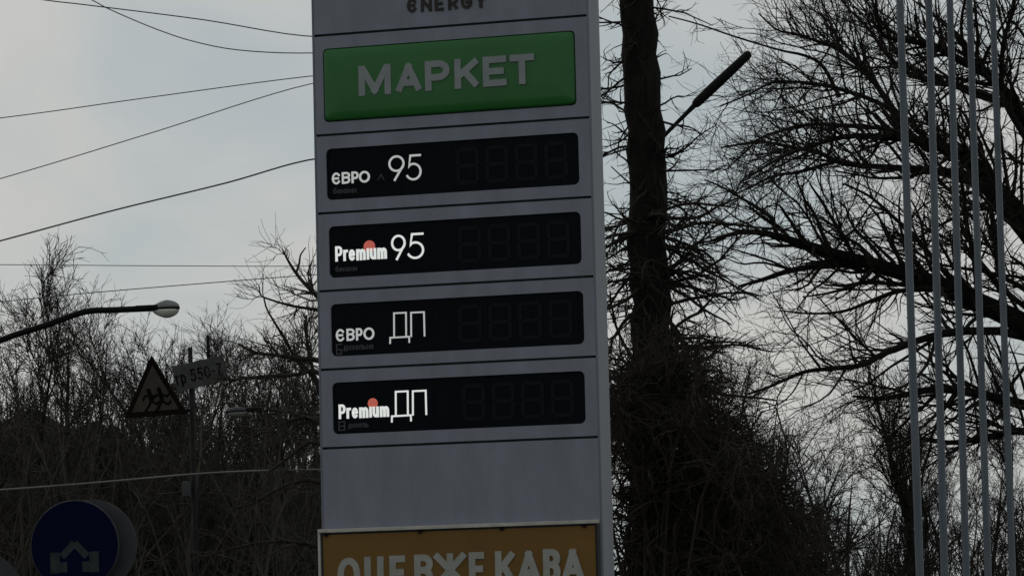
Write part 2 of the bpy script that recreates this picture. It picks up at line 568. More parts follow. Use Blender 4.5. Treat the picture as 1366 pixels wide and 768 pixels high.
# rounded right-hand column and slim left-hand trim
bm = bmesh.new()
r = .012
prof = [(xr + .0045, -.010)] + [(xo - r + r * math.sin(t), -.010 + r - r * math.cos(t)) for t in np.linspace(0, math.pi / 2, 7)] + [(xo, DEP), (xr + .0045, DEP)]
lo = [bm.verts.new((a, b, .24)) for a, b in prof]
hi = [bm.verts.new((a, b, TOP)) for a, b in prof]
n = len(prof)
for i in range(n):
    bm.faces.new((lo[i], lo[(i + 1) % n], hi[(i + 1) % n], hi[i]))
bm.faces.new(lo); bm.faces.new(hi)
bm_obj('edge_column', bm, M['column'], pylon)
box('edge_trim', xl - .004, xl + .012, -.002, DEP, .24, TOP, M['column'], pylon, .004)
box('top_cap', xl - .01, xo + .01, -.012, DEP + .02, TOP, TOP + .05, M['column'], pylon, .01)

GAP = .0075


def plate(name, z0, z1, hole=None, rad=.03, y=0.0, th=.012):
    x0, x1 = xl + .014, xr + .004
    bm = bmesh.new()
    outer = [bm.verts.new((a, y - .010, b)) for a, b in ((x0, z0), (x1, z0), (x1, z1), (x0, z1))]
    oe = [bm.edges.new((outer[i], outer[(i + 1) % 4])) for i in range(4)]
    edges = list(oe)
    if hole:
        inner = [bm.verts.new((a, y - .010, b)) for a, b in rrect(*hole, rad)]
        edges += [bm.edges.new((inner[i], inner[(i + 1) % len(inner)])) for i in range(len(inner))]
    bmesh.ops.triangle_fill(bm, use_beauty=True, edges=edges)
    ex = bmesh.ops.extrude_face_region(bm, geom=list(bm.faces))
    for v in ex['geom']:
        if isinstance(v, bmesh.types.BMVert): v.co.y += th + .010
    return bm_obj(name, bm, M['panel'], pylon)


# header panel with the lettering ENERGY
hp = plate('header_panel', zl[0] + GAP, TOP - .01)
st = []
for ch, a, b in zip('ЄNERGY', (544, 562.5, 581, 599, 616, 635), (557.5, 577, 593, 612, 631, 650)):
    m_ = (a + b) / 2
    yb = 18.6 - (m_ - 544) * .0715
    x0, z0 = S(a, yb); x1, _ = S(b, yb); _, z1 = S(m_, yb - 19.5)
    st += glyph(ch, x0, x1, z0, z1, .0175)
strokes_obj('lettering', st, -.010, M['black_letter'], hp, .006)

# green market panel
g = rect((430.5, 64.5), (768, 42.5), (434, 163), (769, 141.6))
mp_ = plate('market_panel', zl[1] + GAP, zl[0] - GAP, g, .028)
bm = bmesh.new()
x0, x1, z0, z1 = g
rings = []
for ins, y in ((.006, .012), (.006, -.012), (.010, -.019), (.020, -.024), (.06, -.029), (.14, -.032)):
    rings.append([bm.verts.new((a, y, b)) for a, b in rrect(x0 + ins, x1 - ins, z0 + ins, z1 - ins, max(.004, .030 - ins * .2))])
for a, b in zip(rings, rings[1:]):
    for i in range(len(a)):
        bm.faces.new((a[i], a[(i + 1) % len(a)], b[(i + 1) % len(a)], b[i]))
bm.faces.new(rings[-1])
bm_obj('light_box_face', bm, M['green'], mp_, True)
st = []
zoomx = [(258, 395), (410, 530), (540, 645), (665, 770), (785, 885), (900, 1003)]
for ch, (a, b) in zip('МАРКЕТ', zoomx):
    a, b = 400 + a / 3.177, 400 + b / 3.177
    m_ = (a + b) / 2
    yb = 129.3 - (m_ - 484) * .072
    q0 = S(a, yb); q1 = S(b, yb); q2 = S(m_, yb - 40)
    st += glyph(ch, q0[0], q1[0], S(m_, yb)[1], q2[1], .040)
strokes_obj('lettering', st, -.0325, M['letter'], mp_, .003)

# four price panels
disp = [rect((435.3, 199), (772, 177), (436.6, 266.4), (773.5, 247.5)),
        rect((439, 303.3), (775, 281.3), (440, 371.4), (776.6, 351.7)),
        rect((441.3, 406), (778.6, 387.6), (443.3, 476), (780, 458.4)),
        rect((442.7, 510.7), (780.3, 494), (445.8, 580.6), (782, 563))]
YD = .004          # display face sits back from the panel face


def G(ch, x0, x1, yt, yb, w):
    a = S(x0, yb); b = S(x1, yb); c = S((x0 + x1) / 2, yt); d = S((x0 + x1) / 2, yb)
    return glyph(ch, a[0], b[0], d[1], c[1], w)


def pl(pts, w):
    return ([S(*p) for p in pts], w)


def word(chars, x0, x1, yt, yb, w, sl=0.055, ws=None):
    """run of letters between pixel columns, following the sign's perspective slope"""
    ws = ws or [1.0] * len(chars)
    tot = sum(ws)
    out, x = [], x0
    for ch, k in zip(chars, ws):
        wd = (x1 - x0) * k / tot
        dy = -(x - x0) * sl
        out += G(ch, x + wd * .07, x + wd * .93, yt + dy, yb + dy, w)
        x += wd
    return out


def seg_digit(x0, x1, z0, z1, w):
    g_ = w * .22
    zm = (z0 + z1) / 2
    i = w / 2
    hs = [([(x0 + i + g_, z), (x1 - i - g_, z)], w) for z in (z0 + i, zm, z1 - i)]
    vs = [([(x, a + g_), (x, b - g_)], w) for x in (x0 + i, x1 - i) for a, b in ((z0 + i, zm), (zm, z1 - i))]
    return hs + vs


SUB = {0: [('бензин', 444, 476, 250.5, 258.5)], 1: [('бензин', 447, 477, 355, 362.5)],
       2: [('дизельне', 458, 499, 458.5, 467)], 3: [('дизель', 464, 492, 562.5, 570.5)]}
for k in range(4):
    zb = zl[k + 2] + GAP
    zt = zl[k + 1] - GAP
    pp = plate('price_panel', zb, zt, disp[k], .034)
    x0, x1, z0, z1 = disp[k]
    box('display', x0 - .004, x1 + .004, YD, .02, z0 - .004, z1 + .004, M['display'], pp, 0)
    # unlit seven-segment price digits
    zd0, zd1 = z0 + .045, z1 - .045
    wdt = (zd1 - zd0) * .64
    xs = x1 - .03 - 4 * (wdt * 1.30)
    for j in range(4):
        a = xs + j * wdt * 1.30
        strokes_obj('price_digit', seg_digit(a, a + wdt, zd0, zd1, .022), YD, M['ghost'], pp, .0015, 0)
    if k == 0:
        s1 = G('Є', 442.7, 454.4, 230.2, 246.0, .0125) + G('В', 456, 467.2, 229.5, 245.0, .0125) + G('Р', 469, 478.4, 228.8, 244.2, .0125) + G('О', 479, 493.5, 228.0, 243.6, .0125)
        strokes_obj('grade_lettering', s1, YD, M['lit_dim'], pp)
        s1 = G('9', 518.4, 540, 207.2, 241.2, .0125) + G('5', 542, 562.5, 206, 240.6, .0125)
        strokes_obj('grade_number', s1, YD, M['lit_dim'], pp)
        strokes_obj('small_mark', [pl([(504, 240), (508, 233), (512, 239.5)], .006)], YD, M['lit_faint'], pp, .002)
    if k == 1:
        s1 = G('9', 522, 541.5, 313, 346.8, .0130) + G('5', 543.7, 565.9, 310.6, 345.3, .0130)
        strokes_obj('grade_number', s1, YD, M['lit'], pp)
        s1 = word('Premium', 446.5, 517, 328.3, 348.6, .0150, .06, [1.15, .75, 1, 1.5, .45, 1, 1.5])
        strokes_obj('grade_lettering', s1, YD, M['lit'], pp)
        c = S(492.5, 328.6)
        disc('red_dot', .036, YD - .0024, YD + .001, M['lit_red'], pp, c[0], c[1], 24)
    if k == 2:
        s1 = G('Є', 448, 460, 438.6, 455.2, .0120) + G('В', 462.3, 473, 438.0, 454.2, .0120) + G('Р', 475, 483.6, 437.4, 453.6, .0120) + G('О', 485, 499.4, 436.6, 453, .0120)
        strokes_obj('grade_lettering', s1, YD, M['lit_dim'], pp)
    if k == 3:
        s1 = word('Premium', 451, 520, 539, 558.4, .0150, .05, [1.15, .75, 1, 1.5, .45, 1, 1.5])
        strokes_obj('grade_lettering', s1, YD, M['lit'], pp)
        c = S(497, 537.6)
        disc('red_dot', .031, YD - .0024, YD + .001, M['lit_red'], pp, c[0], c[1], 24)
    if k in (2, 3):
        ox, oy, mm, w_ = (0, 0, M['lit_dim'], .0095) if k == 2 else (2.3, 104.6, M['lit'], .0105)
        q = lambda x, y: (x + ox, y + oy)
        s1 = [pl([q(520.2, 458), q(520.4, 450.2), q(545.6, 448.8), q(545.8, 456.5)], w_),
              pl([q(525.6, 450), q(525.4, 417.6), q(541.4, 416.8), q(541.7, 449)], w_),
              pl([q(548.4, 448.8), q(548.2, 416.8), q(565.4, 416), q(566.2, 448)], w_)]
        strokes_obj('grade_number', s1, YD, mm, pp, cap=.2)
    sf = []
    for txt, a, b, yt, yb in SUB[k]:
        sf += word(txt, a, b, yt, yb, .0055, .05)
    if k == 2:
        sf += [pl([(456, 459), (449, 459.5), (449.5, 472.5), (455.5, 472), (455.5, 466), (449.3, 466.4)], .007)]
    if k == 3:
        sf += [pl([(452, 562.5), (459.5, 562), (459.8, 573), (452.3, 573.4), (452, 562.5)], .007), pl([(454.2, 568), (457.8, 567.8)], .008)]
    strokes_obj('small_print', sf, YD, M['lit_faint'], pp, .002)

plate('blank_panel', .9, zl[5] - GAP)
plate('lower_panel', .26, .9 - 2 * GAP)

# ------------------------------------------------------------------ coffee banner board on the pylon
a0, a1 = S(428, 707.5), S(801, 691)
bx0, bx1, bz1 = a0[0] - .004, a1[0] - .002, (a0[1] + a1[1]) / 2
bz0 = bz1 - 1.18
board = tag(empty('banner_board', (base[0], base[1], 0), PYLON_YAW), 'orange coffee banner in a thin aluminium frame below the grey blank panel', 'banner')
YB = -.0105
tilt = .0
box('backing', bx0 + .01, bx1 - .01, YB - .020, YB, bz0 + .01, bz1 - .01, M['core'], board, 0)
box('banner_panel', bx0 + .030, bx1 - .022, YB - .026, YB - .021, bz0 + .03, bz1 - .034, M['orange'], board, .001)
box('frame_rail', bx0, bx1, YB - .040, YB - .0005, bz1 - .022, bz1, M['alu'], board, .003)
box('frame_rail', bx0, bx1, YB - .040, YB - .0005, bz0, bz0 + .022, M['alu'], board, .003)
box('frame_rail', bx0, bx0 + .016, YB - .038, YB - .0005, bz0 + .023, bz1 - .023, M['alu'], board, .003)
box('frame_rail', bx1 - .012, bx1, YB - .038, YB - .0005, bz0 + .023, bz1 - .023, M['core'], board, .003)
for q in (.03, .37, .66, .95):
    cx = bx0 + (bx1 - bx0) * q
    box('clip', cx - .012, cx + .012, YB - .044, YB - .024, bz1 - .042, bz1 - .020, M['dark_steel'], board, .004)
st = []
for ch, a, b in (('О', 453.5, 484), ('Ц', 489.5, 519), ('Е', 523, 544), ('В', 556, 581), ('Ж', 583, 625), ('Е', 629, 649.5), ('К', 664, 691), ('А', 692, 726), ('В', 728, 751), ('А', 751.5, 784)):
    m_ = (a + b) / 2
    yt = 743.2 - (m_ - 468) * .0425
    st += G(ch, a, b, yt, yt + 45, .040)
strokes_obj('lettering', st, YB - .0262, M['banner_letter'], board, .0025)

# ------------------------------------------------------------------ flagpoles
for k, (xt, xb, D) in enumerate(((1200.5, 1227, 30), (1239, 1260, 31.2), (1267, 1289, 32.4), (1293, 1318, 33.6), (1324, 1350.5, 34.8))):
    pt, pb = at(xt, 0, D), at(xb, 763, D)
    foot = pb + (pb - pt) * (pb[2] / (pt[2] - pb[2]))
    top = pt + (pt - pb) * ((10.5 - pt[2]) / (pt[2] - pb[2]))
    fp = tag(empty('flagpole', foot), ('slim grey flagpole at the end of the row next to the columnar poplar', 'second slim grey flagpole in the row, counted from the columnar poplar', 'middle one of the five slim grey flagpoles in a row', 'fourth slim grey flagpole in the row, counted from the columnar poplar', 'slim grey flagpole at the end of the row farthest from the poplar')[k], 'flagpole', 'row of five grey flagpoles')
    rel = top - foot
    cyl('shaft', (0, 0, 0), rel, 0.0345, .027, M['steel'], fp, 20, 10)
    me = bpy.data.meshes.new('finial')
    bm = bmesh.new()
    bmesh.ops.create_uvsphere(bm, u_segments=16, v_segments=10, radius=.06)
    for v in bm.verts: v.co += Vector(rel) + Vector((0, 0, .045))
    bm_obj('finial', bm, M['steel'], fp, True)
    box('base_plate', -.16, .16, -.16, .16, -.02, .02, M['dark_steel'], fp, .004)
    cyl('base_collar', (0, 0, .018), (0, 0, .22), .062, .058, M['steel'], fp)
    for sx in (-1, 1):
        for sy in (-1, 1):
            cyl('anchor_bolt', (sx * .12, sy * .12, .015), (sx * .12, sy * .12, .06), .013, .013, M['dark_steel'], fp, 6)


# ------------------------------------------------------------------ street lamps
def lathe_shell(name, rx, ry, rz, c, m, parent, lower, n=24, cut=0.0):
    """half-ellipsoid (upper or lower) elongated along local X"""
    bm = bmesh.new()
    bmesh.ops.create_uvsphere(bm, u_segments=n, v_segments=14, radius=1)
    kill = [v for v in bm.verts if (v.co.z > 1e-4 if lower else v.co.z < -1e-4)]
    bmesh.ops.delete(bm, geom=kill, context='VERTS')
    ed = [e for e in bm.edges if e.is_boundary]
    bmesh.ops.holes_fill(bm, edges=ed, sides=0)
    for v in bm.verts:
        x = v.co.x
        k = 1 - .28 * max(0, -x)
        v.co = Vector((c[0] + x * rx, c[1] + v.co.y * ry * k, c[2] + v.co.z * rz * k))
    return bm_obj(name, bm, m, parent, True)


def lamp(label, arm_px, D, head_c, head_len, head_h, pole_px, m_arm, arm_r, flip=1, top_z=None, m_cov=None, m_lens=None):
    arm = [at(x, y, D) for x, y in arm_px]
    p0 = np.array([arm[0][0], arm[0][1], 0.0])
    L_ = tag(empty('street_lamp', p0), label, 'street lamp', None)
    zt = arm[0][2]
    cyl('pole', (0, 0, -.2), (0, 0, zt + .1), .11, .075, M['post'], L_, 16, 4)
    P, R = resample([a - p0 for a in arm], np.full(len(arm), arm_r), 18)
    link_mesh('arm', tube_mesh([(P[None], R[None], 10)], 'arm'), m_arm, L_)
    c = at(*head_c, D) - p0
    d = arm[-1] - arm[-2]
    ang = math.atan2(d[2], d[0])
    hd = empty('head', c)
    bpy.data.objects.remove(hd)
    rx, rz = head_len * D / FPX / 2, head_h * D / FPX / 2
    h3 = box('head', -rx * 1.02, rx * .98, -rx * .3, rx * .3, -.016, .016, M['dark_steel'], L_, .01)
    h3.location = c
    h3.rotation_euler = (0, -ang, 0) if flip > 0 else (0, -(ang - math.pi), math.pi)
    lathe_shell('cover', rx, rx * .5, rz, (0, 0, .012), m_cov or M['lamp_grey'], h3, False)
    lathe_shell('lens', rx * .96, rx * .46, rz * 1.1, (0, 0, -.012), m_lens or M['lens'], h3, True)
    box('ballast_box', -rx - .22, -rx + .10, -.07, .07, -.02, .055, M['dark_steel'], h3, .02)
    return L_


lamp('street lamp with a dark bent arm and pale bowl head above the bare wood', [(-70, 484), (5, 452), (60, 434), (112, 416), (150, 413.5), (206, 411)], 50, (221, 411.5), 38, 21, -70, M['dark_steel'], .042)
lamp('street lamp with a small pale head against the dark thicket beside the pylon', [(470, 554), (420, 552), (370, 548), (335, 547)], 70, (317, 549), 34, 12, 470, M['post'], .018, flip=-1, m_cov=M['sign_back'], m_lens=M['lens_grey'])

# long dark lamp head sticking out from behind the ivy-dark trunk
D3 = 41.0
pa, pb_, pc = at(872, 196, D3), at(925, 142, D3), at(1000.5, 70.5, D3)
p0 = np.array([pa[0], pa[1], 0])
L3 = tag(empty('street_lamp', p0), 'dark street lamp with a long stick-like head slanting up from behind the tall trunk', 'street lamp')
cyl('pole', (0, 0, -.2), (0, 0, pa[2] + .05), .1, .07, M['post'], L3, 14, 4)
P, R = resample([pa - p0, at(895, 172, D3) - p0, at(915, 152, D3) - p0, pb_ - p0], [.022, .022, .024, .03], 10)
link_mesh('arm', tube_mesh([(P[None], R[None], 10)], 'arm'), M['dark_steel'], L3)
P, R = resample([pb_ - p0, at(930, 137, D3) - p0, at(950, 118, D3) - p0, at(980, 90, D3) - p0, at(998, 72.8, D3) - p0, pc - p0], [.026, .052, .056, .052, .047, .012], 20)
link_mesh('head', tube_mesh([(P[None], R[None], 14)], 'head'), M['dark_steel'], L3)

# ------------------------------------------------------------------ utility pole behind the pylon, overhead wires
DU = 40.0
up = at(560, 384, DU)
ux, uy = up[0], up[1]
upole = tag(empty('utility_pole', (ux, uy, 0)), 'round concrete utility pole carrying the overhead wires behind the price pylon', 'utility pole')
cyl('shaft', (0, 0, -.2), (0, 0, 9.3), .16, .10, M['concrete'], upole, 16, 4)
for z in (8.25, 7.75, 6.7, 5.6):
    box('crossarm', -.42, .42, -.13, -.07, z - .04, z + .04, M['dark_steel'], upole, .004)

lp = at(-900, 384, DU)
pole2 = tag(empty('utility_pole', (lp[0], lp[1], 0)), 'tall concrete utility pole far left where the overhead wires end', 'utility pole')
cyl('shaft', (0, 0, -.2), (0, 0, 11.8), .17, .10, M['concrete'], pole2, 16, 4)


def wire(label, pts, wpx, m, D=DU, dz=None, close=True):
    P = [at(x, y, D + (q[0] if q else 0)) for x, y, *q in pts]
    if close:
        P.append(np.array([ux - .1, uy - .1, P[-1][2] + .02]))
    P, R = resample(P, [wpx * D / FPX / 2] * len(P), 40)
    o = link_mesh('overhead_wire', tube_mesh([(P[None], R[None], 6)], 'overhead_wire'), m)
    return tag(o, label, 'wire', 'overhead wires left of the pylon')


wire('topmost overhead wire, gently sloping down to the pylon', [(-900, -150), (-300, -55), (-100, -24), (50, -1), (120, 7.5), (270, 26.5), (417, 49)], 1.60, M['wire'])
wire('sagging overhead wire that crosses the topmost one and flattens beside the pylon', [(-900, -330), (-200, -170), (60, -33), (122, 0), (151, 15), (208, 39), (260, 56), (323, 67.5), (417, 71)], 1.50, M['wire'])
wire('overhead wire just above the middle one, meeting the pylon beside the green panel', [(-900, 262), (-300, 192), (5, 157), (200, 130), (417, 101.5)], 1.35, M['wire'])
wire('middle overhead wire, climbing to the pylon beside the green panel', [(-900, 470), (-300, 322), (5, 237), (200, 178), (417, 111.5)], 1.35, M['wire'])
wire('thickest overhead wire, climbing to the pylon beside the upper price display', [(-900, 560), (-300, 402), (5, 320), (150, 281), (300, 244.5), (420, 212)], 2.20, M['wire'])
wire('faint level overhead wire just above the bare treetops', [(-900, 350), (-300, 352), (5, 353), (220, 354.5), (425, 354.5)], 1.1 , M['wire_thin'])
wire('faint overhead wire rising through the bare treetops to the pylon', [(-900, 490), (-300, 432), (5, 402), (115, 391), (270, 378), (425, 366)], 1.3 , M['wire_thin'])
o = wire('pale cable stretched low across the dark thicket above the round blue sign', [(-900, 705, 6), (-300, 672), (5, 652.5), (130, 643), (250, 632.5), (330, 628), (425, 626, -.6), (473, 626, -.95)], 2.6, M['pale_cable'], 34.0, close=False)

# ------------------------------------------------------------------ road signs
# round blue sign on its post
DB = 29.0
cb = at(99.5, 727, DB)
bs = tag(empty('traffic_sign', (cb[0], cb[1], 0), math.radians(-8)), 'round blue traffic sign with two downward splitting white arrows and a grey disc behind', 'traffic sign')
RB = 60.5 * DB / FPX
cyl('post', (0, .075, -.2), (0, .075, cb[2] + .3), .03, .03, M['post'], bs, 14)
h = disc('back_plate', RB, .0, .018, M['sign_back'], bs, 0, 0, 64, .003)
h.location = (0, 0, cb[2])
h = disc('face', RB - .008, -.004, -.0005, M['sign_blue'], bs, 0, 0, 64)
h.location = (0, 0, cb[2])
sa = []
w_ = .055
for sx in (-1, 1):
    sa.append(([(sx * .0, .02), (sx * .10, -.085)], w_))
    sa.append(([(sx * .06, -.165), (sx * .19, -.165)], .08))
    sa.append(([(sx * .155, -.21), (sx * .155, -.05)], .075))
ar = strokes_obj('arrow', sa, -.0045, M['sign_arrow'], bs, .001, 0)
ar.location = (0, 0, cb[2])
b2 = disc('rear_disc', RB * 1.02, .12, .135, M['sign_back'], bs, 0, 0, 64, .003)
b2.location = (.105, 0, cb[2] - .005)
for zz in (.12, -.12):
    box('clamp', -.045, .045, .018, .122, cb[2] + zz - .02, cb[2] + zz + .02, M['dark_steel'], bs, .003)

# grey back of another round sign at the lower left
c2 = at(-34, 800, DB + 1)
b3 = tag(empty('traffic_sign', (c2[0], c2[1], 0), math.radians(10)), 'grey reverse of a round traffic sign left of the blue sign', 'traffic sign')
cyl('post', (0, -.045, -.2), (0, -.045, c2[2] + .3), .03, .03, M['post'], b3, 14)
h = disc('back_plate', .40, -.012, .012, M['sign_back'], b3, 0, 0, 64, .004)
h.location = (0, 0, c2[2])
box('clamp', -.05, .05, -.08, -.012, c2[2] - .02, c2[2] + .02, M['dark_steel'], b3, .003)

# post with triangular children warning and a street plate
DT = 42.0
ptop, pbot = at(253.5, 463, DT), at(262, 763, DT)
foot = pbot + (pbot - ptop) * (pbot[2] / (ptop[2] - pbot[2]))
sp = tag(empty('sign_post', foot), 'thin dark post between the triangular warning sign and the white street plate', 'post')
rel = ptop - foot
cyl('shaft', (0, 0, -.2), rel, .032, .026, M['post'], sp, 12, 3)
t2 = at(277, 447, DT) - foot
t2b = at(279, 500, DT) - foot
cyl('upright', t2b + np.array([0, .02, 0]), t2 + np.array([0, .02, 0]), .022, .02, M['dark_steel'], sp, 10)
cyl('bracket', at(256, 512, DT + .03) - foot, at(279, 507, DT + .03) - foot, .012, .012, M['dark_steel'], sp, 8)
jb = at(249, 652, DT - .06) - foot
box('junction_box', jb[0] - .045, jb[0] + .035, jb[1] - .05, jb[1] + .08, jb[2] - .085, jb[2] + .085, M['sign_back'], sp, .01)

ctr = at(207.5, 530, DT - .04)
tri = tag(empty('warning_sign', (ctr[0], ctr[1], ctr[2]), math.radians(-6)), 'triangular warning sign with two running children and a dark red border', 'warning sign')
s = 83 * DT / FPX
hgt = 80 * DT / FPX


def tri_plate(name, k, y0, y1, m, parent, rr):
    A, B, C = np.array([-.5 * s - .012, -.3 * hgt - .02]), np.array([.5 * s + .012, -.3 * hgt + .008]), np.array([-.055 * s, .72 * hgt])
    c = (A + B + C) / 3
    pts = [c + (p - c) * k for p in (A, B, C)]
    out = []
    for i in range(3):
        p, a, b = pts[i], pts[i - 1], pts[(i + 1) % 3]
        u, v = norm(a - p), norm(b - p)
        q0, q1 = p + u * rr, p + v * rr
        for tt in np.linspace(0, 1, 6):
            out.append((1 - tt) ** 2 * q0 + 2 * tt * (1 - tt) * p + tt * tt * q1)
    bm = bmesh.new()
    f = bm.faces.new([bm.verts.new((p[0], y0, p[1])) for p in out])
    e = bmesh.ops.extrude_face_region(bm, geom=[f])
    for v in e['geom']:
        if isinstance(v, bmesh.types.BMVert): v.co.y = y1
    return bm_obj(name, bm, m, parent)


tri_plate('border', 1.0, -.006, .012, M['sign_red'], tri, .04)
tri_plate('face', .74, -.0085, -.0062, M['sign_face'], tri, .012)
kids = []
q = .0084 * 1.0
for ox, sc_ in ((-.055, 1.0), (.065, 1.12)):
    f = lambda pts: [(ox + x * .098 * sc_, -.03 + z * .098 * sc_) for x, z in pts]
    kids += [(f([(-.1, .75), (.1, -.1)]), .045), (f([(.1, -.1), (.75, -.45), (.95, -.2)]), .027), (f([(.05, -.1), (-.25, -.75), (-.55, -1.15)]), .027),
             (f([(-.05, .65), (.6, .35), (.9, .65)]), .021), (f([(-.1, .65), (-.7, .45), (-.85, .05)]), .021), (f(arc(-.22, 1.12, .12, .12, 0, 360, 10)), .024)]
strokes_obj('pictogram', kids, -.0087, M['ink'], tri, .001)
box('bracket', .0, .5 * s + .03, .012, .05, -.26 * hgt, -.21 * hgt, M['dark_steel'], tri, .003)

cpl = at(267, 498, DT - .05)
plt = tag(empty('street_plate', (cpl[0], cpl[1], cpl[2]), math.radians(4)), 'tilted white street plate with dark lettering to the right of the warning triangle', 'street plate')
pw, ph = 70 * DT / FPX, 35 * DT / FPX
pr = math.atan(15.5 / 70) - math.radians(1.4)
board_p = box('board', -pw / 2, pw / 2, -.006, .006, -ph / 2, ph / 2, M['sign_white'], plt, .003)
st = []
for ch, a, b in (('т', -.30, -.24), ('р', -.225, -.165), ('5', -.115, -.05), ('5', -.035, .03), ('0', .045, .115), ('-', .135, .175), ('Z', .19, .25)):
    low = ch in 'тр'
    st += glyph(ch, a, b, -.07, .07, .019)
let = strokes_obj('lettering', st, -.0062, M['ink'], plt, .0012)
for h in (board_p, let):
    h.rotation_euler = (0, -pr - math.radians(0.6), 0)

# ------------------------------------------------------------------ trees
UP = np.array([0, 0, 1.0])


def tree_obj(name, label, parts, loc=(0, 0, 0), group=None, mats=None):
    """parts: list of (name, batches, material); geometry in world coordinates relative to loc"""
    e = tag(empty(name, loc), label, 'tree', group)
    loc = np.array(loc)
    for nm, bt, m in parts:
        link_mesh(nm, tube_mesh([(P - loc, R, s) for P, R, s in bt], nm), m, e)
    return e


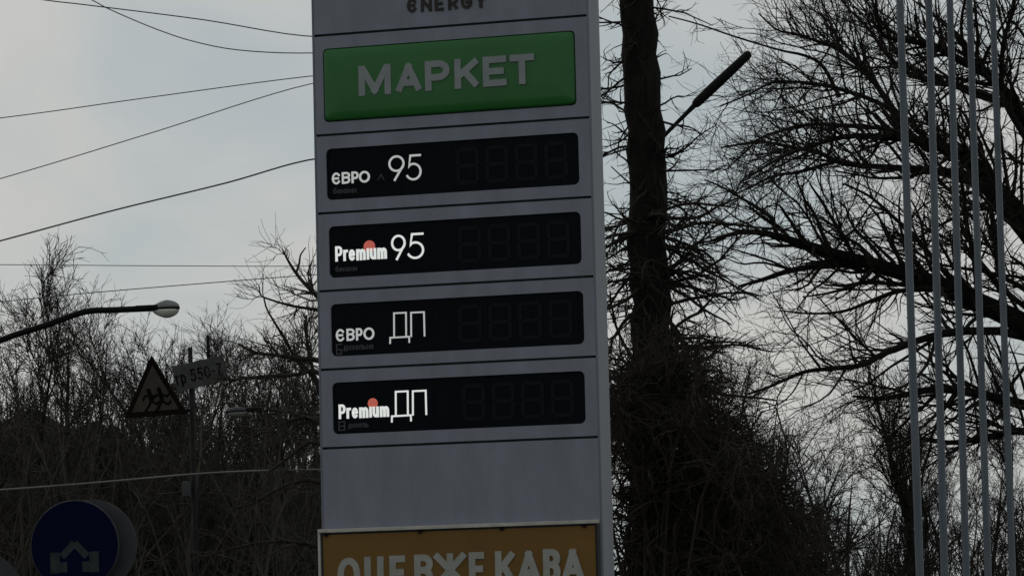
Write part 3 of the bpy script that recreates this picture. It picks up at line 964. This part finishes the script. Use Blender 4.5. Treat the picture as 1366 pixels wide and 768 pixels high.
# --- big spreading tree at the right, trunk just outside the frame
DR = 45.0
tb = at(1475, 384, DR)
limbs_px = {
    'A': [(1462, 520, 40), (1400, 458, 36), (1366, 432, 30), (1310, 405, 27), (1250, 379, 24), (1200, 363, 21), (1160, 351, 18), (1115, 339, 15, -.4), (1060, 322, 11, -.8), (1020, 311, 8.5, -1), (985, 310, 6.5, -1.2), (950, 321, 4, -1.4)],
    'A2': [(1150, 352, 13), (1115, 352, 11), (1090, 354, 9, .3), (1050, 362, 7.5, .6), (1020, 372, 6, .8), (985, 382, 3.5, 1.)],
    'A3': [(1036, 312, 7, -1), (1028, 290, 6, -1), (1010, 277, 5, -.8), (985, 262, 4, -.6), (960, 248, 3, -.4), (940, 240, 2)],
    'B': [(1462, 420, 28), (1410, 345, 25), (1366, 288, 22), (1328, 248, 19), (1299, 217, 17), (1262, 197, 14, -.6), (1226, 187, 12, -1), (1198, 184, 10.5, -1.2), (1143, 181, 8, -1.5), (1116, 185, 6.5, -1.7), (1081, 195, 5.5, -1.9), (1041, 210, 4.5, -2), (999, 236, 3, -2.2)],
    'C': [(1440, 410, 22), (1395, 350, 20), (1345, 285, 17), (1299, 240, 14), (1250, 229, 12, .5), (1198, 224, 9, .8), (1153, 221, 7.5, 1), (1120, 217, 6.5, 1.2), (1091, 203, 6, 1.4), (1056, 197, 5, 1.5), (1017, 189, 4, 1.7), (962, 197, 2.5, 2)],
    'C2': [(1112, 216, 6, 1.2), (1096, 221, 5.5, 1.1), (1063, 230, 4.6, 1), (1035, 234, 4, .9), (1008, 246, 2.8, .8), (975, 262, 2)],
    'D': [(1240, 200, 11, -.8), (1202, 168, 9.5, -.6), (1184, 137, 8.5, -.3), (1162, 103, 7.5), (1143, 84, 7), (1112, 63, 6, .3), (1089, 55, 4.6, .5), (1063, 46, 3.8, .7), (1036, 40, 3, .9), (1012, 18, 2, 1)],
    'E': [(1200, 152, 7, -.5), (1171, 137, 6.5, -.6), (1143, 126, 6, -.8), (1109, 116, 5.2, -1), (1081, 111, 4.6, -1.2), (1045, 109, 3.8, -1.3), (1026, 112, 3.2, -1.4), (999, 126, 2.6), (960, 142, 2)],
    'F': [(1226, 187, 7, -1), (1180, 172, 6.5, -.6), (1130, 168, 6, -.4), (1100, 166, 5.4, -.2), (1072, 167, 4.8), (1045, 174, 4), (1015, 184, 3.4, .3), (993, 204, 2.8, .4), (968, 227, 2, .5)],
    'G': [(1450, 510, 18), (1395, 462, 15), (1339, 442, 12), (1262, 444, 10.5, -.5), (1208, 460, 9, -.8), (1176, 473, 8.5, -1), (1153, 486, 7.5, -1.2), (1116, 491, 6.5, -1.4), (1081, 494, 5.5, -1.6), (1059, 501, 5, -1.6), (1023, 517, 4, -1.7), (995, 526, 2.5, -1.8)],
    'H': [(1460, 580, 20), (1400, 550, 16), (1336, 532, 13), (1281, 521, 12), (1244, 519, 10.5, .5), (1198, 528, 7, .8), (1171, 531, 5.5, 1), (1138, 528, 3.5, 1.2)],
    'I': [(1450, 380, 26), (1410, 240, 22), (1361, 150, 17), (1330, 112, 15), (1310, 95, 13), (1275, 78, 11, -.5), (1244, 60, 9, -.9), (1211, 55, 7, -1.1), (1180, 48, 5.5, -1.2), (1171, 27, 4.5, -1.3), (1167, -20, 3, -1.4)],
    'I2': [(1361, 150, 11), (1327, 132, 9.5, .4), (1290, 118, 8.5, .8), (1244, 108, 7.5, 1.1), (1211, 98, 6.5, 1.3), (1180, 70, 5.5, 1.5), (1160, 40, 4.4, 1.6), (1130, 10, 3, 1.8), (1110, -20, 2, 2)],
    'J': [(1372, 190, 10, -.5), (1340, 135, 8, -.4), (1336, 100, 7, -.4), (1339, 55, 6, -.5), (1350, 16, 5, -.6), (1356, -40, 3, -.8)],
    'K': [(1340, 420, 10, .8), (1336, 372, 9, .9), (1327, 321, 8, 1), (1321, 274, 6.5, 1.1), (1306, 225, 5, 1.2), (1296, 180, 3.5, 1.4)],
    'K2': [(1305, 400, 8, -.6), (1299, 345, 7, -.8), (1290, 300, 6, -1), (1282, 240, 5, -1.2), (1262, 195, 3.5, -1.4)],
    'L': [(1290, 398, 8, .5), (1245, 345, 7, .7), (1222, 318, 6, .8), (1190, 288, 5, 1), (1160, 262, 4, 1.1), (1125, 245, 2.5, 1.3)],
    'M': [(1139, 345, 7, .2), (1130, 325, 6, .2), (1115, 300, 5, .3), (1098, 272, 4, .4), (1080, 245, 2.6, .5)],
    'N': [(1240, 385, 8, -.4), (1200, 388, 6.5, -.6), (1165, 400, 5.2, -.8), (1125, 415, 4, -1), (1080, 418, 3, -1.2), (1040, 414, 2, -1.3)],
    'O': [(1400, 600, 14), (1366, 575, 11), (1320, 582, 9, .4), (1270, 590, 7, .7), (1225, 585, 5, 1), (1190, 600, 3.5, 1.2)],
    'W': [(1120, 130, 6, .6), (1097, 88, 5, .6), (1072, 74, 4, .5), (1040, 67, 3, .3), (980, 49, 2.6, 0), (930, 32, 2.2, -.3), (892, 22, 1.8, -.5)],
}
limbs = [limb_px(v, DR, 22) for v in limbs_px.values()]
LP, LR = stack(limbs[:-1])
trunk_pts = [np.array([tb[0] + .15, tb[1], -.2]), np.array([tb[0] + .1, tb[1], 1.2]), np.array([tb[0], tb[1], 2.6]), np.array(at(1470, 560, DR)), np.array(at(1462, 470, DR)), np.array(at(1452, 400, DR)), np.array(at(1452, 200, DR)), np.array(at(1440, -60, DR))]
TP, TR = resample(trunk_pts, [.42, .34, .30, .28, .25, .2, .14, .07], 26)
# side branches, twigs, fine twigs
b1 = spawn(LP, LR, 250, t=(.22, .97), L=(.7, 1.9), ang=(.45, 1.15), K=9, wander=.13, trop=(-.045, 0, .035), rs=.55, rmin=.007, rmax=.032, end=.3)
b1b = spawn(np.stack([TP[-12:]]), np.stack([TR[-12:]]), 26, t=(.1, 1), L=(1.2, 2.6), ang=(.6, 1.2), K=9, wander=.12, trop=(-.05, 0, .05), rs=.4, rmin=.01, rmax=.05)
b1c = spawn(LP, LR, 150, t=(.1, .5), L=(.9, 2.2), ang=(.5, 1.2), K=9, wander=.12, trop=(-.02, 0, .07), rs=.4, rmin=.008, rmax=.03, end=.3)
up_l = [i for i, k in enumerate(limbs_px) if k in ('I', 'I2', 'D', 'J', 'B')]
b1d = spawn(LP[up_l], LR[up_l], 75, t=(.4, .9), L=(.7, 1.5), ang=(.7, 1.3), K=9, wander=.10, trop=(-.03, 0, .10), rs=.5, rmin=.008, rmax=.02, end=.3, bias=(0, 0, 1.2))
B1 = np.concatenate([b1[0], b1b[0], b1c[0], b1d[0]]), np.concatenate([b1[1], b1b[1], b1c[1], b1d[1]])
b2 = spawn(B1[0], B1[1], 2000, t=(.12, 1), L=(.35, 1.05), ang=(.4, 1.0), K=7, wander=.16, trop=(-.03, 0, .035), rs=.6, rmin=.0045, rmax=.012)
b2l = spawn(LP, LR, 600, t=(.2, 1), L=(.3, .9), ang=(.5, 1.2), K=7, wander=.17, trop=(-.03, 0, .03), rs=.3, rmin=.0045, rmax=.012)
B2 = np.concatenate([b2[0], b2l[0]]), np.concatenate([b2[1], b2l[1]])
b3 = spawn(B2[0], B2[1], 6600, t=(.1, 1), L=(.15, .55), ang=(.4, 1.0), K=5, wander=.18, trop=(-.02, 0, .03), rs=.7, rmin=.0029, rmax=.006)
b4 = spawn(b3[0], b3[1], 5000, t=(.15, 1), L=(.1, .3), ang=(.4, 1.0), K=4, wander=.15, trop=(0, 0, .03), rs=.8, rmin=.0023, rmax=.0036)
root = np.array([tb[0], tb[1], 0])
rt = tag(empty('bare_tree', root), 'large spreading bare tree reaching its limbs behind the row of flagpoles', 'tree')
link_mesh('trunk', tube_mesh([((TP - root)[None], TR[None], 14)], 'trunk'), M['bark'], rt)
for P, R in limbs:
    link_mesh('limb', tube_mesh([((P - root)[None], R[None], 9)], 'limb'), M['bark'], rt)
o = link_mesh('crown', tube_mesh([(B1[0] - root, B1[1], 5), (B2[0] - root, B2[1], 4), (b3[0] - root, b3[1], 3), (b4[0] - root, b4[1], 3)], 'crown'), M['bark2'], rt)
o['kind'] = 'stuff'

# --- tall straight trunk beside the pylon with short shoots and a drooping skirt of branches
DC = 38.0
path = [(815, -760, 6), (822, -620, 16), (828, -460, 28), (834, -300, 40), (843, -120, 45), (849, 0, 49), (857, 110, 52), (862, 220, 55), (866, 330, 55), (868, 430, 56), (871, 520, 60), (874, 640, 66), (878, 768, 74)]
CP, CR = limb_px(path, DC, 52, .012)
gp = np.array([CP[-1][0] + .03, CP[-1][1], -.2])
mid = CP[-1] * .5 + gp * .5
CP = np.vstack([CP, mid, gp])
CR = np.append(CR, [.33, .42])
CR = CR * .94 * (1 + .02 * rng.normal(size=len(CR)))
root = np.array([gp[0], gp[1], 0])
ct = tag(empty('bare_tree', root), 'tall straight dark trunk with short bristling shoots right of the price pylon', 'tree')
link_mesh('trunk', tube_mesh([((CP - root)[None], CR[None], 18)], 'trunk'), M['bark'], ct)
c1 = spawn(CP[None], CR[None], 190, t=(0.06, 0.737), L=(.3, 1.1), ang=(1.0, 1.8), K=9, wander=.19, trop=(0, 0, .03), rs=.08, rmin=.005, rmax=.016, shrink=0)
c1d = spawn(CP[None], CR[None], 62, t=(0.613, 0.830), L=(.7, 1.6), ang=(1.1, 1.9), K=10, wander=.15, trop=(.02, 0, -.03), rs=.12, rmin=.010, rmax=.028, shrink=0, bias=(.45, 0, 0))
c2 = spawn(c1[0], c1[1], 950, t=(.15, 1), L=(.15, .5), ang=(.4, 1.0), K=6, wander=.2, trop=(0, 0, .03), rs=.7, rmin=.004, rmax=.008)
c2d = spawn(c1d[0], c1d[1], 800, t=(.1, 1), L=(.25, .7), ang=(.4, 1.0), K=6, wander=.2, trop=(.02, 0, -.06), rs=.6, rmin=.004, rmax=.009)
c3 = spawn(np.concatenate([c2[0], c2d[0]]), np.concatenate([c2[1], c2d[1]]), 2600, t=(.2, 1), L=(.1, .3), ang=(.4, 1.0), K=4, wander=.2, trop=(0, 0, -.01), rs=.8, rmin=.003, rmax=.005)
o = link_mesh('crown', tube_mesh([(c1[0] - root, c1[1], 5), (c1d[0] - root, c1d[1], 5), (c2[0] - root, c2[1], 4), (c2d[0] - root, c2d[1], 4), (c3[0] - root, c3[1], 3)], 'crown'), M['bark2'], ct)
o['kind'] = 'stuff'


# --- dense drooping shrub mound at the foot of that trunk
def mound(name, label, stems, D, n2, n3, m, seedtrop=(0, 0, -.03), wid=3.0):
    ls = [limb_px(s_, D, 12, .02) for s_ in stems]
    P, R = stack(ls)
    a = spawn(P, R, n2, t=(.1, 1), L=(.3, 1.1), ang=(.4, 1.5), K=7, wander=.3, trop=seedtrop, rs=.75, rmin=.0045, rmax=.014, shrink=.3)
    b = spawn(a[0], a[1], n3, t=(.1, 1), L=(.12, .55), ang=(.4, 1.4), K=5, wander=.3, trop=seedtrop, rs=.7, rmin=.0033, rmax=.007, shrink=.3)
    root = np.array([P[:, 0, 0].mean(), P[:, 0, 1].mean(), 0])
    e = tag(empty(name, root), label, 'shrub')
    link_mesh('stems', tube_mesh([(P - root, R, 6)], 'stems'), m, e)['kind'] = 'stuff'
    link_mesh('twigs', tube_mesh([(a[0] - root, a[1], 4), (b[0] - root, b[1], 3)], 'twigs'), m, e)['kind'] = 'stuff'
    return e


def arch_stems(n, x0, ytop, x1, yend, D):
    out = []
    gy = 873 + 1.6 * FPX / D
    for _ in range(n):
        xe = rng.uniform(*x1)
        xs = rng.uniform(*x0)
        f = (xe - x1[0]) / (x1[1] - x1[0] + 1e-6)
        yt = np.interp(f, [0, .25, .5, .75, 1], ytop) + abs(rng.normal()) * 60
        dd = rng.normal() * .5
        jx, jy = rng.normal(size=4) * 14, rng.normal(size=4) * 14
        out.append([(xs, gy + 4, 6.5, 0), (xs * .8 + xe * .2 + jx[0], gy * .6 + yt * .4, 5, dd * .3), (xs * .6 + xe * .4 + jx[1], gy * .2 + yt * .8 + jy[1], 4, dd * .6), (xs * .3 + xe * .7 + jx[2], yt + jy[2], 3.2, dd * .9),
                    (xe, yt + 25 + rng.normal() * 40, 2.4, dd * 1.2), (xe + (xe - xs) * .16 + jx[3], yt + 50 + rng.normal() * 60, 1.6, dd * 1.4)])
    return out


mound('shrub', 'dense dark shrub mound spreading right from the foot of the tall trunk', arch_stems(95, (840, 930), [500, 465, 515, 590, 665], (810, 1065), 768, DC - .9), DC - .9, 3000, 11500, M['bark_mid'], (.01, 0, -.012))
mound('shrub', 'dark tangle of brush between the shrub mound and the small round-headed tree', arch_stems(34, (960, 1080), [600, 620, 640, 660, 690], (930, 1110), 768, DC + 9), DC + 9, 1000, 3600, M['bark_mid'])

# --- tree behind the pylon whose branches reach out on its left
DL = 33.0
lt = {
    'a': [(470, 560, 16), (455, 470, 13), (440, 415, 9), (424, 396, 6.5), (406, 378, 5), (394, 363, 4.4), (384, 347, 3.2), (377, 333, 2)],
    'a2': [(395, 364, 3.4), (399, 352, 3), (401, 340, 2.2), (408, 330, 1.6)],
    'b': [(452, 470, 9), (440, 425, 7), (425, 414, 5.5), (408, 411, 4.2), (385, 407, 3.4), (362, 400, 2.8), (348, 394, 2.4), (346, 382, 1.8)],
    'b2': [(352, 397, 2.2), (356, 412, 2.6), (367, 431, 3.2), (380, 452, 4, .3), (395, 478, 5, .5), (425, 510, 7, .6), (465, 570, 9)],
    'c': [(470, 600, 12), (448, 505, 9), (428, 482, 7.5), (400, 478, 6.5), (370, 474, 5), (340, 470, 4), (318, 458, 2.6)],
    'd': [(470, 610, 11), (446, 520, 8), (420, 495, 6.5), (395, 500, 5.5), (350, 502, 4.4), (310, 506, 3.4), (288, 505, 2)],
    'e': [(470, 660, 12), (445, 590, 8), (420, 560, 6), (390, 560, 5), (355, 575, 3.6), (320, 590, 2.4)],
    'f': [(472, 720, 12), (448, 660, 8), (415, 640, 6), (375, 650, 4.4), (335, 672, 3.2), (300, 680, 2)],
    'g': [(474, 790, 12), (445, 740, 8), (410, 725, 6), (360, 722, 4.4), (315, 730, 3), (280, 740, 2)],
    'h': [(470, 600, 10), (445, 560, 8), (425, 520, 6), (412, 470, 4.6), (408, 440, 3.6), (409, 420, 2.4)],
    'i': [(470, 640, 10), (440, 600, 7), (415, 590, 5), (385, 610, 4), (350, 640, 3), (330, 690, 2)],
}
ll = [limb_px(v, DL, 16) for v in lt.values()]
P, R = stack(ll)
tbp = at(474, 800, DL)
root = np.array([tbp[0], tbp[1], 0])
lt_tree = tag(empty('bare_tree', root), 'bare tree behind the pylon poking crooked branches out of its left edge', 'tree')
T0 = [np.array([root[0], root[1], -.2]), np.array([root[0], root[1], 1.2]), at(472, 780, DL), at(470, 640, DL), at(466, 560, DL), at(452, 460, DL)]
TPp, TRr = resample(T0, [.16, .13, .11, .09, .07, .04], 18)
link_mesh('trunk', tube_mesh([((TPp - root)[None], TRr[None], 10)], 'trunk'), M['bark2'], lt_tree)
for p, r in ll:
    link_mesh('limb', tube_mesh([((p - root)[None], r[None], 7)], 'limb'), M['bark2'], lt_tree)
a = spawn(P, R, 150, t=(.35, 1), L=(.15, .6), ang=(.4, 1.1), K=7, wander=.15, trop=(-.04, 0, .01), rs=.5, rmin=.004, rmax=.009)
b = spawn(a[0], a[1], 750, t=(.1, 1), L=(.12, .45), ang=(.4, 1.1), K=5, wander=.18, trop=(-.02, 0, .02), rs=.7, rmin=.0026, rmax=.005)
keep = lambda t_: [(p, r, s_) for p, r, s_ in t_]
o = link_mesh('crown', tube_mesh([(a[0] - root, a[1], 4), (b[0] - root, b[1], 3)], 'crown'), M['bark3'], lt_tree)
o['kind'] = 'stuff'


# --- prototypes for the bare trees of the wood
def proto(h, spread, nl, up, n1_, n2_, n3_, fast=False):
    tp = [np.array([0, 0, -.3]), np.array([rng.normal() * .08, rng.normal() * .08, h * .2]), np.array([rng.normal() * .25, rng.normal() * .25, h * .45]), np.array([rng.normal() * .4, rng.normal() * .4, h * .7]), np.array([rng.normal() * .5, rng.normal() * .5, h * .97])]
    r0 = h * .014
    P0_, R0_ = resample(tp, [r0 * 1.25, r0, r0 * .75, r0 * .45, .008], 14)
    l1 = spawn(P0_[None], R0_[None], nl, t=(.18, .95), L=(h * .28 * spread, h * .5 * spread), ang=(.35, .85) if not fast else (.2, .4), K=10, wander=.08, trop=(0, 0, up), rs=.55, rmin=.02, end=.2, shrink=.55)
    l2 = spawn(l1[0], l1[1], n1_, t=(.15, 1), L=(h * .1, h * .22), ang=(.35, .9), K=8, wander=.1, trop=(0, 0, up), rs=.55, rmin=.011, rmax=.03, shrink=.4)
    l3 = spawn(l2[0], l2[1], n2_, t=(.1, 1), L=(h * .05, h * .11), ang=(.35, .9), K=5, wander=.12, trop=(0, 0, up), rs=.6, rmin=.0095, rmax=.015, shrink=.3)
    l4 = spawn(l3[0], l3[1], n3_, t=(.1, 1), L=(h * .025, h * .065), ang=(.35, .9), K=4, wander=.12, trop=(0, 0, up), rs=.7, rmin=.0068, rmax=.009, shrink=.3)
    trunk = tube_mesh([(P0_[None], R0_[None], 9)], 'trunk')
    crown = tube_mesh([(l1[0], l1[1], 6), (l2[0], l2[1], 4), (l3[0], l3[1], 3), (l4[0], l4[1], 3)], 'crown')
    trunk.materials.append(M['bark'])
    crown.materials.append(M['bark2'])
    return trunk, crown, h


protos = [proto(11.0, 1.0, 12, .06, 95, 520, 1500), proto(12.0, .8, 13, .08, 100, 560, 1600), proto(10.0, 1.15, 11, .04, 90, 500, 1500), proto(12.5, .65, 15, .09, 110, 580, 1600), proto(9.0, 1.1, 11, .05, 85, 480, 1400)]
fast = proto(9.0, .62, 26, .09, 150, 800, 1900, fast=True)


def put_tree(pr, px, D, ytop, label, group, rz, name='bare_tree', squash=1.0):
    p = at(px, ytop, D)
    h = p[2]
    e = tag(empty(name, (p[0], p[1], 0), rz), label, 'tree', group)
    k = h / pr[2]
    e.scale = (k * squash, k * squash, k)
    for nm, me in (('trunk', pr[0]), ('crown', pr[1])):
        o = bpy.data.objects.new(nm, me)
        COL.objects.link(o)
        o.parent = e
        if nm == 'crown': o['kind'] = 'stuff'
    return e


WG = 'bare trees of the wood left of the pylon'
wood = [(-25, 88, 395), (12, 96, 408), (45, 84, 362), (72, 100, 380), (98, 92, 356), (135, 86, 372), (160, 104, 376), (186, 96, 410), (222, 108, 445), (246, 90, 470), (288, 94, 392), (322, 104, 420), (352, 88, 432), (385, 98, 415), (418, 90, 420),
        (30, 78, 470), (118, 80, 440), (205, 82, 478), (300, 80, 480), (368, 78, 470), (70, 112, 420), (262, 112, 430), (336, 76, 500), (410, 82, 452), (455, 92, 440), (150, 76, 500), (0, 74, 490), (250, 74, 540), (90, 74, 520)]
for k, (px, D, yt) in enumerate(wood):
    WL = 'bare deciduous tree in the wood ' + ('behind the bent lamp arm' if px < 130 else 'behind the triangular warning sign' if px < 230 else 'behind the white street plate' if px < 325 else "close to the pylon's left edge")
    put_tree(protos[k % 5], px, D, yt + (78 if k < 15 else 62), WL, WG, k * 1.37, squash=.85 + .3 * rng.random())
# a taller one whose topmost twigs enter at the left frame edge
put_tree(protos[0], -112, 66, 345, 'tall bare tree whose fine top twigs stand against the sky left of the lamp arm', None, 2.1)

# right-hand background
put_tree(fast, 1178, 72, 462, 'narrow columnar poplar with tight upright branches left of the flagpoles', None, .4, 'poplar_tree', 1.0)
RL, RG = 'low bare tree in the background between the shrub mound and the flagpoles', 'low background trees right of the pylon'
for k, (px, D, yt) in enumerate([(1098, 76, 585), (1040, 84, 560), (1065, 70, 640), (1130, 90, 620), (990, 88, 520)]):
    put_tree(protos[(k + 2) % 5], px, D, yt, RL, RG, k * 2.1 + .5, squash=1.15)
R2, G2 = 'low bare tree in the background behind the flagpoles', 'low background trees behind the flagpoles'
for k, (px, D, yt) in enumerate([(1245, 82, 615), (1285, 74, 630), (1320, 88, 605), (1355, 76, 570), (1400, 84, 540), (1215, 70, 590)]):
    put_tree(protos[(k + 1) % 5], px, D, yt, R2, G2, k * 1.7 + .2, squash=1.1)


# --- thickets: masses of upright brush nobody could count
def thicket(name, label, n, xr_, dr, htop, n2, n3, m):
    px = rng.uniform(xr_[0], xr_[1], n)
    D = rng.uniform(dr[0], dr[1], n)
    K = 8
    P = np.empty((n, K, 3))
    base_ = np.array([at(a, 384, b_) for a, b_ in zip(px, D)])
    base_[:, 2] = -.2
    ht = np.array([at(a, htop(a) , b_)[2] for a, b_ in zip(px, D)]) * rng.uniform(.45, 1.05, n)
    d = norm(np.stack([rng.normal(size=n) * .12, rng.normal(size=n) * .12, np.ones(n)], -1))
    P[:, 0] = base_
    for k in range(1, K):
        d = norm(d + rng.normal(size=(n, 3)) * .09)
        P[:, k] = P[:, k - 1] + d * (ht / (K - 1))[:, None]
    R = np.linspace(.045, .01, K)[None] * rng.uniform(.6, 1.4, n)[:, None]
    a = spawn(P, R, n2, t=(.15, 1), L=(.8, 2.2), ang=(.4, 1.1), K=6, wander=.15, trop=(0, 0, .05), rs=.5, rmin=.011, rmax=.02, shrink=.4)
    b = spawn(a[0], a[1], n3, t=(.1, 1), L=(.3, 1.0), ang=(.4, 1.1), K=4, wander=.15, trop=(0, 0, .03), rs=.7, rmin=.0085, rmax=.013, shrink=.3)
    o = link_mesh(name, tube_mesh([(P, R, 5), (a[0], a[1], 4), (b[0], b[1], 3)], name), m)
    return tag(o, label, 'thicket', None, 'stuff')


thicket('thicket', 'dark brown thicket of bare brush filling the slope left of the pylon', 620, (-60, 470), (70, 96), lambda x: 512, 6000, 20000, M['bark3'])
thicket('thicket', 'twiggy brush along the crest of the wooded slope below the treetops', 230, (-60, 440), (97, 112), lambda x: 470, 3000, 10000, M['bark2'])
thicket('thicket', 'low dark brush along the bottom behind the flagpoles and poplar', 150, (940, 1420), (78, 100), lambda x: 670, 1500, 4600, M['bark3'])
